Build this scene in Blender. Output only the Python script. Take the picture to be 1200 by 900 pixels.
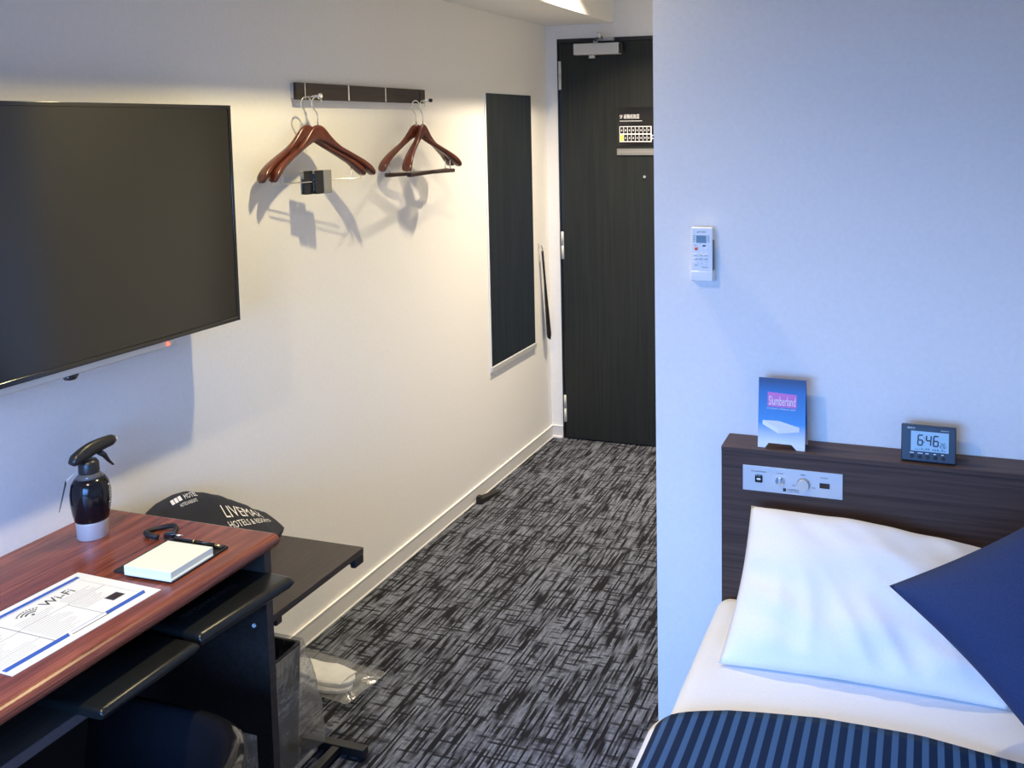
import bpy, bmesh, math, random
from mathutils import Vector, Matrix, noise

for o in list(bpy.data.objects):
    bpy.data.objects.remove(o, do_unlink=True)
S = bpy.context.scene
COL = S.collection
PI = math.pi

# ---------------------------------------------------------------- camera
cd = bpy.data.cameras.new('camera'); cam = bpy.data.objects.new('camera', cd); COL.objects.link(cam)
right = Vector((0.95288, 0.30316, -0.01045)); down = Vector((0.01656, -0.0864, -0.99612)); fwd = Vector((-0.30289, 0.94901, -0.08735))
m = Matrix.Identity(4)
for i in range(3):
    m[i][0] = right[i]; m[i][1] = -down[i]; m[i][2] = -fwd[i]
m[0][3], m[1][3], m[2][3] = 1.81423, 0.0, 1.6
cam.matrix_world = m
cd.sensor_width = 36; cd.lens = 36 * 1096.73 / 1200
cd.shift_x = -0.1149; cd.shift_y = -0.1748; cd.clip_start = 0.02
S.camera = cam

# ---------------------------------------------------------------- light
S.view_settings.view_transform = 'Standard'; S.view_settings.look = 'None'
S.view_settings.exposure = 0.1; S.view_settings.gamma = 1.0; S.view_settings.use_curve_mapping = False
W = bpy.data.worlds.new('daylight'); S.world = W; W.use_nodes = True
W.node_tree.nodes['Background'].inputs[0].default_value = (0.35, 0.55, 1.0, 1)
W.node_tree.nodes['Background'].inputs[1].default_value = 0.6

def area(name, loc, rot, sx, sy, power, color, shape='RECTANGLE', spread=180):
    l = bpy.data.lights.new(name, 'AREA'); l.shape = shape; l.size = sx
    if shape in ('RECTANGLE', 'ELLIPSE'): l.size_y = sy
    l.energy = power; l.color = color; l.spread = math.radians(spread)
    o = bpy.data.objects.new(name, l); COL.objects.link(o); o.location = loc; o.rotation_euler = rot
    return o
WARM = (1.0, 0.83, 0.56)
LAMPS = [(0.62, 0.56, 17.0, (1.0, .80, .55), 140), (0.62, 2.18, 12.5, (1.0, .82, .45), 140), (0.62, 3.72, 21.0, (1.0, .83, .60), 104)]
for lx, ly, lp, lc, ls in LAMPS:
    area('downlight_lamp', (lx, ly, 2.385), (0, 0, 0), 0.06, 0, lp, lc, 'DISK', ls)
# daylight through the window in the rear wall
area('window_daylight', (1.0, -0.86, 1.2), (math.radians(45), 0, 0), 1.3, 1.0, 76.0, (.16, .41, 1.0), spread=120)

# ---------------------------------------------------------------- materials
def mat(name, col, rough=0.6, metal=0.0, spec=0.5, emit=None, es=0, alpha=None, trans=0, coat=0):
    mt = bpy.data.materials.new(name); mt.use_nodes = True
    b = mt.node_tree.nodes['Principled BSDF']
    b.inputs['Base Color'].default_value = (*col, 1); b.inputs['Roughness'].default_value = rough
    b.inputs['Metallic'].default_value = metal; b.inputs['Specular IOR Level'].default_value = spec
    if emit: b.inputs['Emission Color'].default_value = (*emit, 1); b.inputs['Emission Strength'].default_value = es
    if trans: b.inputs['Transmission Weight'].default_value = trans
    if coat: b.inputs['Coat Weight'].default_value = coat; b.inputs['Coat Roughness'].default_value = 0.15
    if alpha is not None: b.inputs['Alpha'].default_value = alpha
    return mt
def nodes(mt): return mt.node_tree.nodes, mt.node_tree.links, mt.node_tree.nodes['Principled BSDF']
def noisy(mt, c1, c2, scale=(1, 1, 1), ns=5, detail=6, lo=.35, hi=.65, bump=0, bdist=.001, dist=0):
    N, L, b = nodes(mt)
    tc = N.new('ShaderNodeTexCoord'); mp = N.new('ShaderNodeMapping'); mp.inputs['Scale'].default_value = scale
    n = N.new('ShaderNodeTexNoise'); n.inputs['Scale'].default_value = ns; n.inputs['Detail'].default_value = detail
    n.inputs['Distortion'].default_value = dist
    r = N.new('ShaderNodeValToRGB'); r.color_ramp.elements[0].position = lo; r.color_ramp.elements[1].position = hi
    r.color_ramp.elements[0].color = (*c1, 1); r.color_ramp.elements[1].color = (*c2, 1)
    L.new(tc.outputs['Object'], mp.inputs[0]); L.new(mp.outputs[0], n.inputs[0]); L.new(n.outputs[0], r.inputs[0])
    L.new(r.outputs[0], b.inputs['Base Color'])
    if bump:
        bp = N.new('ShaderNodeBump'); bp.inputs['Strength'].default_value = bump; bp.inputs['Distance'].default_value = bdist
        L.new(n.outputs[0], bp.inputs['Height']); L.new(bp.outputs[0], b.inputs['Normal'])
    return mt
MAT = {}
MAT['wall'] = noisy(mat('wallpaper', (.8, .8, .78), .75, spec=.25), (.84, .835, .815), (.87, .865, .845), (1, 1, 1), 90, 3, .3, .7, .12, .002)
MAT['ceil'] = mat('ceiling_white', (.86, .86, .84), .8)
MAT['base'] = mat('baseboard_vinyl', (.72, .71, .69), .45)
MAT['lip_and_highlight'] = mat('baseboard_lip_and_highlight', (.9, .89, .87), .4)  # upper lip, and the bright edge line painted along the floor
MAT['white'] = mat('white_plastic', (.85, .86, .86), .4)
MAT['paper'] = mat('white_paper', (.74, .76, .72), .7)
MAT['pad'] = mat('note_paper', (.74, .79, .68), .7)
MAT['linen'] = noisy(mat('white_linen', (.86, .86, .86), .85, spec=.2), (.76, .76, .77), (.80, .80, .80), (1, 1, 1), 300, 2, .3, .7, .1, .001)
MAT['navy'] = noisy(mat('navy_fabric', (.01, .02, .09), .8, spec=.3), (.022, .036, .095), (.034, .052, .125), (1, 1, 1), 500, 2, .3, .7, .2, .001)
MAT['black'] = mat('black_plastic', (.012, .013, .015), .35)
MAT['gloss'] = mat('gloss_black', (.008, .008, .01), .12, coat=.5)
MAT['matte'] = mat('matte_black', (.01, .01, .011), .6)
MAT['silver'] = mat('silver_metal', (.75, .75, .76), .25, 1)
MAT['chrome'] = mat('chrome', (.85, .85, .85), .12, 1)
MAT['alu'] = mat('brushed_aluminium', (.62, .64, .66), .45, .35)
MAT['satin'] = mat('painted_silver', (.62, .62, .60), .35, .3)
MAT['screen'] = mat('tv_screen', (.012, .012, .009), .16, spec=.7)
MAT['mirror'] = mat('mirror_glass', (.88, .92, .93), .02, 1)
MAT['door'] = noisy(mat('door_dark_laminate', (.02, .02, .018), .5, spec=.3), (.010, .012, .010), (.020, .022, .018), (40, 40, 1.0), 3, 5, .3, .7, .15, .001)
MAT['doorframe'] = mat('dark_door_frame', (.012, .012, .011), .4)
MAT['blue'] = mat('print_blue', (.03, .10, .42), .5)
MAT['dkprint'] = mat('print_dark', (.03, .03, .04), .6)
MAT['grprint'] = mat('print_grey', (.35, .36, .36), .7)
MAT['pink'] = mat('print_pink', (.62, .18, .52), .5)
MAT['yellow'] = mat('print_yellow', (.8, .65, .08), .5)
MAT['red'] = mat('print_red', (.7, .12, .03), .5)
MAT['gold'] = mat('brass_metal', (.8, .6, .3), .25, 1)
MAT['liquid'] = mat('black_liquid', (.006, .006, .009), .16, spec=.35)
MAT['clear'] = mat('clear_plastic', (.9, .92, .95), .08, trans=.9)
MAT['leather'] = noisy(mat('black_leatherette', (.008, .009, .009), .30, spec=.4), (.006, .007, .007), (.011, .012, .011), (1, 1, 1), 260, 3, .3, .7, .25, .0006)
MAT['emboss'] = mat('embossed_leather', (.045, .047, .045), .45)
MAT['bagcloth'] = noisy(mat('bag_cloth', (.012, .016, .03), .85), (.010, .013, .024), (.018, .022, .038), (1, 1, 1), 400, 2, .3, .7, .3, .001)
MAT['print_white'] = mat('print_white', (.85, .85, .85), .6)
MAT['darkwood'] = noisy(mat('dark_laminate', (.05, .03, .025), .45), (.022, .016, .013), (.045, .033, .028), (60, 3, 60), 2, 6, .3, .7)
MAT['clockblue'] = mat('clock_case', (.02, .035, .06), .4)
MAT['lcd'] = mat('lcd_glass', (.35, .55, .68), .3)
MAT['lcdgrey'] = mat('lcd_dim', (.12, .2, .26), .3)
MAT['bin'] = mat('bin_black', (.012, .012, .013), .5)
MAT['led'] = mat('power_led', (.8, .05, .03), .4, emit=(1, .1, .05), es=3)
MAT['lens'] = mat('lamp_lens', (.9, .85, .75), .4, emit=WARM, es=1.5)
MAT['edgeband'] = mat('edge_band', (.075, .06, .065), .4)
MAT['stripmetal'] = mat('dull_strip', (.22, .22, .21), .4)
MAT['clipmetal'] = mat('clip_metal', (.30, .30, .27), .5, .4)
MAT['bathdoor'] = mat('bathroom_door', (.30, .28, .25), .5)
MAT['grey'] = mat('grey_plastic', (.35, .36, .38), .5)

def plastic_film(lo=.12, hi=.5, gl=.16):
    mt = bpy.data.materials.new('plastic_film'); mt.use_nodes = True
    N, L = mt.node_tree.nodes, mt.node_tree.links
    N.remove(N['Principled BSDF'])
    out = N['Material Output']
    t = N.new('ShaderNodeBsdfTransparent'); t.inputs[0].default_value = (.93, .94, .95, 1)
    g = N.new('ShaderNodeBsdfGlossy'); g.inputs['Roughness'].default_value = .22; g.inputs[0].default_value = (.95, .95, .95, 1)
    d = N.new('ShaderNodeBsdfTranslucent'); d.inputs[0].default_value = (.75, .76, .74, 1)
    df = N.new('ShaderNodeBsdfDiffuse'); df.inputs[0].default_value = (.75, .76, .74, 1)
    m0 = N.new('ShaderNodeMixShader'); m0.inputs[0].default_value = .5
    m1 = N.new('ShaderNodeMixShader'); m2 = N.new('ShaderNodeMixShader'); m2.inputs[0].default_value = gl
    lw = N.new('ShaderNodeLayerWeight'); lw.inputs[0].default_value = .35
    tc = N.new('ShaderNodeTexCoord'); n = N.new('ShaderNodeTexNoise'); n.inputs['Scale'].default_value = 18; n.inputs['Detail'].default_value = 4
    r = N.new('ShaderNodeValToRGB'); r.color_ramp.elements[0].position = .42; r.color_ramp.elements[1].position = .75
    r.color_ramp.elements[0].color = (lo, lo, lo, 1); r.color_ramp.elements[1].color = (hi, hi, hi, 1)
    L.new(tc.outputs['Object'], n.inputs[0]); L.new(n.outputs[0], r.inputs[0])
    L.new(d.outputs[0], m0.inputs[1]); L.new(df.outputs[0], m0.inputs[2])
    L.new(r.outputs[0], m1.inputs[0]); L.new(t.outputs[0], m1.inputs[1]); L.new(m0.outputs[0], m1.inputs[2])
    L.new(m1.outputs[0], m2.inputs[1]); L.new(g.outputs[0], m2.inputs[2])
    bp = N.new('ShaderNodeBump'); bp.inputs['Strength'].default_value = .8; bp.inputs['Distance'].default_value = .01
    L.new(n.outputs[0], bp.inputs['Height']); L.new(bp.outputs[0], g.inputs['Normal'])
    L.new(m2.outputs[0], out.inputs[0])
    return mt
MAT['film'] = plastic_film()
MAT['thinfilm'] = plastic_film(.02, .22, .10)

def wood_desk():
    mt = mat('mahogany_laminate', (.2, .05, .03), .24, spec=.5)
    N, L, b = nodes(mt)
    tc = N.new('ShaderNodeTexCoord'); mp = N.new('ShaderNodeMapping'); mp.inputs['Scale'].default_value = (26, 1.6, 26)
    n = N.new('ShaderNodeTexNoise'); n.inputs['Scale'].default_value = 2.2; n.inputs['Detail'].default_value = 8; n.inputs['Roughness'].default_value = .62; n.inputs['Distortion'].default_value = .4
    r = N.new('ShaderNodeValToRGB'); cr = r.color_ramp
    cr.elements[0].position = .30; cr.elements[0].color = (.085, .020, .014, 1)
    cr.elements[1].position = .72; cr.elements[1].color = (.33, .10, .055, 1)
    e = cr.elements.new(.5); e.color = (.18, .048, .028, 1)
    L.new(tc.outputs['Object'], mp.inputs[0]); L.new(mp.outputs[0], n.inputs[0]); L.new(n.outputs[0], r.inputs[0]); L.new(r.outputs[0], b.inputs['Base Color'])
    return mt
MAT['deskwood'] = wood_desk()
MAT['hbwood'] = noisy(mat('headboard_laminate', (.06, .04, .035), .5, spec=.3), (.048, .028, .022), (.098, .060, .048), (1.2, 50, 50), 3, 8, .3, .72)
MAT['hanger'] = noisy(mat('hanger_wood', (.25, .05, .02), .3, coat=.25), (.058, .011, .006), (.125, .026, .012), (12, 2, 12), 4, 5, .3, .7)
MAT['barwood'] = mat('dark_bar_wood', (.03, .012, .010), .35)

def carpet_mat():
    mt = mat('carpet', (.05, .05, .055), .95, spec=.1)
    N, L, b = nodes(mt)
    tc = N.new('ShaderNodeTexCoord')
    sp_ = N.new('ShaderNodeSeparateXYZ'); L.new(tc.outputs['Object'], sp_.inputs[0])
    def threads(across, along, pitch, length, lo, hi, seed):
        # every yarn (one step across) gets its own run of dark and light dashes along its length
        a = N.new('ShaderNodeMath'); a.operation = 'DIVIDE'; a.inputs[1].default_value = pitch; L.new(sp_.outputs[across], a.inputs[0])
        f_ = N.new('ShaderNodeMath'); f_.operation = 'FLOOR'; L.new(a.outputs[0], f_.inputs[0])
        wn_ = N.new('ShaderNodeTexWhiteNoise'); wn_.noise_dimensions = '1D'; L.new(f_.outputs[0], wn_.inputs['W'])
        k = N.new('ShaderNodeMath'); k.operation = 'MULTIPLY'; k.inputs[1].default_value = 97.0; L.new(wn_.outputs['Value'], k.inputs[0])
        b2 = N.new('ShaderNodeMath'); b2.operation = 'DIVIDE'; b2.inputs[1].default_value = length; L.new(sp_.outputs[along], b2.inputs[0])
        c = N.new('ShaderNodeCombineXYZ'); L.new(k.outputs[0], c.inputs[0]); L.new(b2.outputs[0], c.inputs[1]); c.inputs[2].default_value = seed
        n = N.new('ShaderNodeTexNoise'); n.inputs['Scale'].default_value = 1.0; n.inputs['Detail'].default_value = 1.5; L.new(c.outputs[0], n.inputs[0])
        r = N.new('ShaderNodeValToRGB'); r.color_ramp.elements[0].position = lo; r.color_ramp.elements[1].position = hi; L.new(n.outputs[0], r.inputs[0])
        return r.outputs[0]
    def mul(a, b_, f_):
        x = N.new('ShaderNodeMixRGB'); x.blend_type = 'MULTIPLY'; x.inputs[0].default_value = f_
        L.new(a, x.inputs[1]); L.new(b_, x.inputs[2]); return x.outputs[0]
    def cloud(sc, lo, hi, scale=(1, 1, 1)):
        mp = N.new('ShaderNodeMapping'); mp.inputs['Scale'].default_value = scale; L.new(tc.outputs['Object'], mp.inputs[0])
        n = N.new('ShaderNodeTexNoise'); n.inputs['Scale'].default_value = sc; n.inputs['Detail'].default_value = 3; L.new(mp.outputs[0], n.inputs[0])
        r = N.new('ShaderNodeValToRGB'); r.color_ramp.elements[0].position = lo; r.color_ramp.elements[1].position = hi; L.new(n.outputs[0], r.inputs[0])
        return r.outputs[0]
    v = mul(threads(0, 1, .0058, .15, .42, .56, 0.0), threads(1, 0, .0078, .085, .36, .47, 5.0), .88)
    v = mul(v, threads(0, 1, .0031, .05, .30, .60, 9.0), .55)
    v = mul(v, threads(1, 0, .0036, .03, .25, .55, 3.0), .4)
    v = mul(v, cloud(420, .25, .60), .5)
    v = mul(v, cloud(5, .30, .65, (1.6, 1, 1)), .22)
    r = N.new('ShaderNodeValToRGB'); r.color_ramp.elements[0].color = (.013, .013, .016, 1); r.color_ramp.elements[1].color = (.225, .25, .315, 1)
    L.new(v, r.inputs[0]); L.new(r.outputs[0], b.inputs['Base Color'])
    bp = N.new('ShaderNodeBump'); bp.inputs['Strength'].default_value = .5; bp.inputs['Distance'].default_value = .002
    L.new(v, bp.inputs['Height']); L.new(bp.outputs[0], b.inputs['Normal'])
    return mt
MAT['carpet'] = carpet_mat()

def stripe_mat():
    mt = mat('striped_blanket', (.01, .05, .15), .6, spec=.15)
    N, L, b = nodes(mt)
    tc = N.new('ShaderNodeTexCoord'); sx = N.new('ShaderNodeSeparateXYZ')
    mm = N.new('ShaderNodeMath'); mm.operation = 'MULTIPLY'; mm.inputs[1].default_value = 1 / .0262
    fr = N.new('ShaderNodeMath'); fr.operation = 'FRACT'
    r = N.new('ShaderNodeValToRGB'); cr = r.color_ramp
    cr.elements[0].position = .0; cr.elements[0].color = (.002, .014, .050, 1)
    cr.elements[1].position = .52; cr.elements[1].color = (.002, .014, .050, 1)
    e = cr.elements.new(.56); e.color = (.04, .10, .225, 1)
    e = cr.elements.new(.96); e.color = (.04, .10, .225, 1)
    e = cr.elements.new(1.0); e.color = (.002, .014, .050, 1)
    L.new(tc.outputs['Object'], sx.inputs[0]); L.new(sx.outputs[0], mm.inputs[0]); L.new(mm.outputs[0], fr.inputs[0]); L.new(fr.outputs[0], r.inputs[0])
    L.new(r.outputs[0], b.inputs['Base Color'])
    return mt
MAT['stripe'] = stripe_mat()

def card_mat():
    # printed booklet face: dark blue at the top fading to white near the foot
    mt = mat('booklet_print', (.05, .2, .5), .35)
    N, L, b = nodes(mt)
    tc = N.new('ShaderNodeTexCoord'); sx = N.new('ShaderNodeSeparateXYZ')
    mr = N.new('ShaderNodeMapRange'); mr.inputs[1].default_value = 0; mr.inputs[2].default_value = .17
    r = N.new('ShaderNodeValToRGB'); cr = r.color_ramp
    cr.elements[0].position = .08; cr.elements[0].color = (.80, .82, .88, 1)
    cr.elements[1].position = .95; cr.elements[1].color = (.01, .035, .14, 1)
    e = cr.elements.new(.36); e.color = (.06, .28, .65, 1)
    e = cr.elements.new(.80); e.color = (.015, .13, .42, 1)
    L.new(tc.outputs['Object'], sx.inputs[0]); L.new(sx.outputs[2], mr.inputs[0]); L.new(mr.outputs[0], r.inputs[0]); L.new(r.outputs[0], b.inputs['Base Color'])
    return mt
MAT['card'] = card_mat()

# ---------------------------------------------------------------- helpers
class MB:
    def __init__(s): s.bm = bmesh.new(); s.mats = []
    def mi(s, m):
        if m not in s.mats: s.mats.append(m)
        return s.mats.index(m)
    def face(s, pts, m='white', smooth=False):
        f = s.bm.faces.new([s.bm.verts.new(Vector(p)) for p in pts]); f.material_index = s.mi(m); f.smooth = smooth
        return f
    def box(s, x0, x1, y0, y1, z0, z1, m='white', T=None, bev=0):
        r = bmesh.ops.create_cube(s.bm, size=1)
        vs = r['verts']
        for v in vs:
            v.co = Vector(((x0 + x1) / 2 + v.co.x * (x1 - x0), (y0 + y1) / 2 + v.co.y * (y1 - y0), (z0 + z1) / 2 + v.co.z * (z1 - z0)))
        fs = list({f for v in vs for f in v.link_faces})
        for f in fs: f.material_index = s.mi(m)
        if bev:
            es = list({e for v in vs for e in v.link_edges})
            r2 = bmesh.ops.bevel(s.bm, geom=es, offset=bev, segments=3, affect='EDGES', profile=.5)
            vs = list({v for f in r2['faces'] for v in f.verts} | {v for v in vs if v.is_valid})
            for f in r2['faces']: f.material_index = s.mi(m); f.smooth = True
        if T:
            for v in vs:
                if v.is_valid: v.co = T @ v.co
        return s
    def rings(s, R, m, closed=True, cap=True, smooth=True):
        V = [[s.bm.verts.new(Vector(p)) for p in r] for r in R]
        n = len(V[0]); k = s.mi(m)
        for a, b in zip(V[:-1], V[1:]):
            for i in range(n if closed else n - 1):
                j = (i + 1) % n
                f = s.bm.faces.new((a[i], a[j], b[j], b[i])); f.material_index = k; f.smooth = smooth
        if cap and closed:
            for r in (V[0][::-1], V[-1]):
                f = s.bm.faces.new(r); f.material_index = k
        return s
    def lathe(s, prof, c=(0, 0, 0), m='white', n=28, T=None, sx=1, sy=1):
        R = []
        for r, z in prof:
            ring = [Vector((c[0] + sx * r * math.cos(2 * PI * i / n), c[1] + sy * r * math.sin(2 * PI * i / n), c[2] + z)) for i in range(n)]
            if T: ring = [T @ p for p in ring]
            R.append(ring)
        return s.rings(R, m)
    def tube(s, pts, rad, m='white', n=10, flat=None, closed=False):
        pts = [Vector(p) for p in pts]; R = []
        up = None; N_ = len(pts)
        for i, p in enumerate(pts):
            t = (pts[min(i + 1, N_ - 1)] - pts[max(i - 1, 0)]).normalized()
            if up is None:
                up = Vector((0, 0, 1)) if abs(t.z) < .9 else Vector((1, 0, 0))
            side = t.cross(up).normalized(); up = side.cross(t).normalized()
            r = rad[i] if isinstance(rad, (list, tuple)) else rad
            ra, rb = (r, r) if not isinstance(r, (list, tuple)) else r
            R.append([p + side * ra * math.cos(2 * PI * k / n) + up * rb * math.sin(2 * PI * k / n) for k in range(n)])
        return s.rings(R, m)
    def cyl(s, a, b, r, m='white', n=20):
        return s.tube([a, b], r, m, n)
    def grid(s, fn, nu, nv, m, smooth=True, flip=False):
        V = [[s.bm.verts.new(Vector(fn(i / nu, j / nv))) for j in range(nv + 1)] for i in range(nu + 1)]
        k = s.mi(m)
        for i in range(nu):
            for j in range(nv):
                q = (V[i][j], V[i + 1][j], V[i + 1][j + 1], V[i][j + 1])
                f = s.bm.faces.new(q[::-1] if flip else q); f.material_index = k; f.smooth = smooth
        return s
    def prism(s, pts, d, m='white', smooth=False):
        d = Vector(d); A = [s.bm.verts.new(Vector(p)) for p in pts]; B = [s.bm.verts.new(Vector(p) + d) for p in pts]
        k = s.mi(m); n = len(A)
        fs = [s.bm.faces.new(A[::-1]), s.bm.faces.new(B)]
        for i in range(n):
            fs.append(s.bm.faces.new((A[i], A[(i + 1) % n], B[(i + 1) % n], B[i])))
        for f in fs: f.material_index = k
        return s
    def text(s, body, org, ux, uy, w, h, m='dkprint', depth=.0004, fit=True):
        c = bpy.data.curves.new('t', 'FONT'); c.body = body; c.size = 1; c.resolution_u = 2
        o = bpy.data.objects.new('t', c); COL.objects.link(o)
        dg = bpy.context.evaluated_depsgraph_get()
        me = bpy.data.meshes.new_from_object(o.evaluated_get(dg))
        bpy.data.objects.remove(o, do_unlink=True)
        if not me.vertices: return s
        xs = [v.co.x for v in me.vertices]; ys = [v.co.y for v in me.vertices]
        x0, x1, y0, y1 = min(xs), max(xs), min(ys), max(ys)
        ux = Vector(ux).normalized(); uy = Vector(uy).normalized(); nn = ux.cross(uy) * depth
        kx = w / (x1 - x0); ky = h / (y1 - y0) if h else kx
        V = [s.bm.verts.new(Vector(org) + ux * (v.co.x - x0) * kx + uy * (v.co.y - y0) * ky + nn) for v in me.vertices]
        k = s.mi(m)
        for p in me.polygons:
            try:
                f = s.bm.faces.new([V[i] for i in p.vertices]); f.material_index = k
            except ValueError: pass
        bpy.data.meshes.remove(me)
        return s
    def build(s, name, parent=None, bevel=0, fix=True, sub=0):
        if fix: bmesh.ops.recalc_face_normals(s.bm, faces=s.bm.faces)
        me = bpy.data.meshes.new(name); s.bm.to_mesh(me); s.bm.free()
        for k in s.mats: me.materials.append(MAT[k])
        o = bpy.data.objects.new(name, me); COL.objects.link(o)
        if parent is not None: o.parent = parent
        if bevel:
            b = o.modifiers.new('bevel', 'BEVEL'); b.width = bevel; b.segments = 3; b.limit_method = 'ANGLE'; b.angle_limit = math.radians(40)
        if sub:
            q = o.modifiers.new('sub', 'SUBSURF'); q.levels = sub; q.render_levels = sub
        return o
def tag(o, label=None, cat=None, group=None, kind=None):
    if label: o['label'] = label
    if cat: o['category'] = cat
    if group: o['group'] = group
    if kind: o['kind'] = kind
    return o
def empty(name, label, cat, loc=(0, 0, 0), rot=(0, 0, 0), group=None, kind=None):
    o = bpy.data.objects.new(name, None); COL.objects.link(o); o.location = loc; o.rotation_euler = rot; o.empty_display_size = .05
    return tag(o, label, cat, group, kind)
def structure(name, mb, bevel=0): return tag(mb.build(name, bevel=bevel), kind='structure')

# ---------------------------------------------------------------- room shell
XR, YH, YD, XC, H, YB = 2.42, 2.27, 4.34, 1.155, 2.40, -0.95
structure('floor', MB().box(-.1, XR + .1, YB - .1, YD + .1, -.1, 0, 'carpet'))
structure('ceiling', MB().box(-.1, XR + .1, YB - .1, YD + .1, H, H + .1, 'ceil'))
structure('wall_left', MB().box(-.1, 0, YB - .1, YD + .1, 0, H, 'wall'))
structure('wall_head', MB().box(XC + .1, XR + .1, YH, YH + .1, 0, H, 'wall').box(XC, XC + .1, YH, YH + .1, 0, H, 'wall'))
structure('wall_right', MB().box(XR, XR + .1, YB - .1, YH, 0, H, 'wall'))
structure('wall_corridor', MB().box(XC, XC + .1, YH + .1, 3.05, 0, H, 'wall').box(XC, XC + .1, 3.75, YD, 0, H, 'wall').box(XC, XC + .1, 3.05, 3.75, 2.0, H, 'wall'))
DX0, DX1, DZ = .062, .90, 2.014
structure('wall_far', MB().box(0, DX0, YD, YD + .1, 0, H, 'wall').box(DX1, XC + .1, YD, YD + .1, 0, H, 'wall').box(DX0, DX1, YD, YD + .1, DZ, H, 'wall'))
structure('trim_1', MB().box(0, .355, YB, YD, 2.082, H, 'wall'))          # dropped soffit along the left wall
structure('wall_rear', MB().box(0, .25, YB - .1, YB, 0, H, 'wall').box(1.8, XR, YB - .1, YB, 0, H, 'wall')
          .box(.25, 1.8, YB - .1, YB, 0, .7, 'wall').box(.25, 1.8, YB - .1, YB, 1.85, H, 'wall'))
wn = empty('window_1', None, None, (.25, YB, .7), kind='structure')
fr = MB()
for a in ((0, 1.55, -.06, .0, 0, .05), (0, 1.55, -.06, .0, 1.1, 1.15), (0, .05, -.06, 0, .05, 1.1), (1.5, 1.55, -.06, 0, .05, 1.1), (.75, .8, -.06, 0, .05, 1.1)):
    fr.box(*a, 'alu')
fr.build('window_frame', wn)
def base(name, mb_boxes):
    mb = MB()
    for a in mb_boxes: mb.box(*a[:6], a[6])
    structure(name, mb)
base('baseboard_left', [(0, .006, YB, YD, 0, .060, 'base'), (0, .0075, YB, YD, .060, .063, 'lip_and_highlight'), (0, .0085, YB, YD, 0, .004, 'lip_and_highlight')])  # pale strip at floor level is a painted edge highlight, not a moulding
base('baseboard_far', [(0.006, DX0, YD - .006, YD, 0, .060, 'base'), (0.006, DX0, YD - .007, YD, .060, .063, 'lip_and_highlight'), (.0, DX0 - .004, YD - .014, YD - .006, 0, .008, 'lip_and_highlight')])
# bathroom door off the corridor (only seen mirrored in the television)
d2 = empty('door_2', None, None, (XC, 3.05, 0), kind='structure')
MB().box(.0, .04, .03, .67, .01, 1.97, 'bathdoor').build('door_leaf', d2)
MB().box(-.012, .1, 0, .03, 0, 2.0, 'grey').box(-.012, .1, .67, .70, 0, 2.0, 'grey').box(-.012, .1, 0, .70, 1.97, 2.0, 'grey').build('door_frame', d2)

# entrance door
d1 = empty('door_1', None, None, (DX0, YD, 0), kind='structure')
w = DX1 - DX0
MB().box(0, .006, -.004, .09, 0, DZ, 'doorframe').box(w - .03, w, -.004, .09, 0, DZ, 'doorframe').box(.006, w - .03, -.004, .09, DZ - .018, DZ, 'doorframe').box(.006, w - .03, .004, .012, .0, DZ - .018, 'doorframe').build('door_frame', d1)
leaf = MB().box(.022, w - .03, -.012, .035, .006, DZ - .022, 'door').build('door_leaf', d1, .002)
for z in (1.767, .925, .09):
    MB().cyl((.0165, -.014, z), (.0165, -.014, z + .068), .0062, 'satin').cyl((.0165, -.014, z + .070), (.0165, -.014, z + .138), .0062, 'satin').box(.0165, .024, -.0155, -.012, z, z + .138, 'satin').build('hinge', d1)
cl = MB().box(.108, .338, -.060, -.013, 1.930, 1.984, 'satin', bev=.003).build('door_closer', d1)
MB().box(.338, .355, -.056, -.016, 1.933, 1.980, 'black', bev=.003).build('end_cap', cl)
MB().cyl((.195, -.036, 1.914), (.195, -.036, 1.930), .016, 'satin').build('pivot_bolt', cl)
ca = MB().tube([(.215, -.036, 1.984), (.215, -.036, 1.998)], .012, 'satin').tube([(.215, -.036, 2.000), (.285, -.185, 2.004)], (.010, .004), 'black').tube([(.285, -.185, 2.010), (.245, -.02, 2.006)], (.009, .004), 'black')
ca.cyl((.285, -.185, 1.998), (.285, -.185, 2.022), .011, 'satin').box(.225, .30, -.030, -.004, 1.997, 2.013, 'satin').build('closer_arm', cl)
MB().cyl((.449, -.012, 1.34), (.449, -.017, 1.34), .007, 'chrome').build('peephole', d1)
MB().cyl((w - .09, -.012, .98), (w - .09, -.05, .98), .014, 'satin').tube([(w - .09, -.05, .98), (w - .20, -.052, .98)], .010, 'satin').build('door_handle', d1)

# evacuation plan on the door
ev = empty('evacuation_plan', 'small dark evacuation plan panel fixed to the black entrance door', 'sign', (.376, YD - .012, 1.44))
MB().box(0, .26, -.002, 0, .05, .235, 'gloss').build('panel', ev)
p = MB()
yy = -.0024
p.text('5F 避難経路図', (.012, yy, .180), (1, 0, 0), (0, 0, 1), .098, .022, 'print_white')
p.box(.012, .125, -.003, -.002, .168, .1705, 'print_white')
# storey map: rounded white outline, two rows of dark rooms
p.box(.010, .172, -.003, -.002, .068, .144, 'print_white')
p.box(.172, .19, -.003, -.002, .082, .102, 'print_white')
for r_ in range(2):
    for c_ in range(8):
        x = .0135 + c_ * .0195; z = .0725 + r_ * .037
        p.box(x, x + .0165, -.0036, -.003, z, z + .031, 'yellow' if (r_ == 0 and c_ == 0) else 'gloss')
        if not (r_ == 0 and c_ == 0): p.box(x + .006, x + .0105, -.004, -.0036, z + .011, z + .019, 'print_white')
p.box(.175, .186, -.0036, -.003, .086, .098, 'gloss')
p.build('floor_map', ev)
MB().box(-.003, .25, -.006, 0, .005, .036, 'stripmetal').box(.004, .24, -.0068, -.006, .016, .026, 'clipmetal').build('holder_strip', ev)

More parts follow.
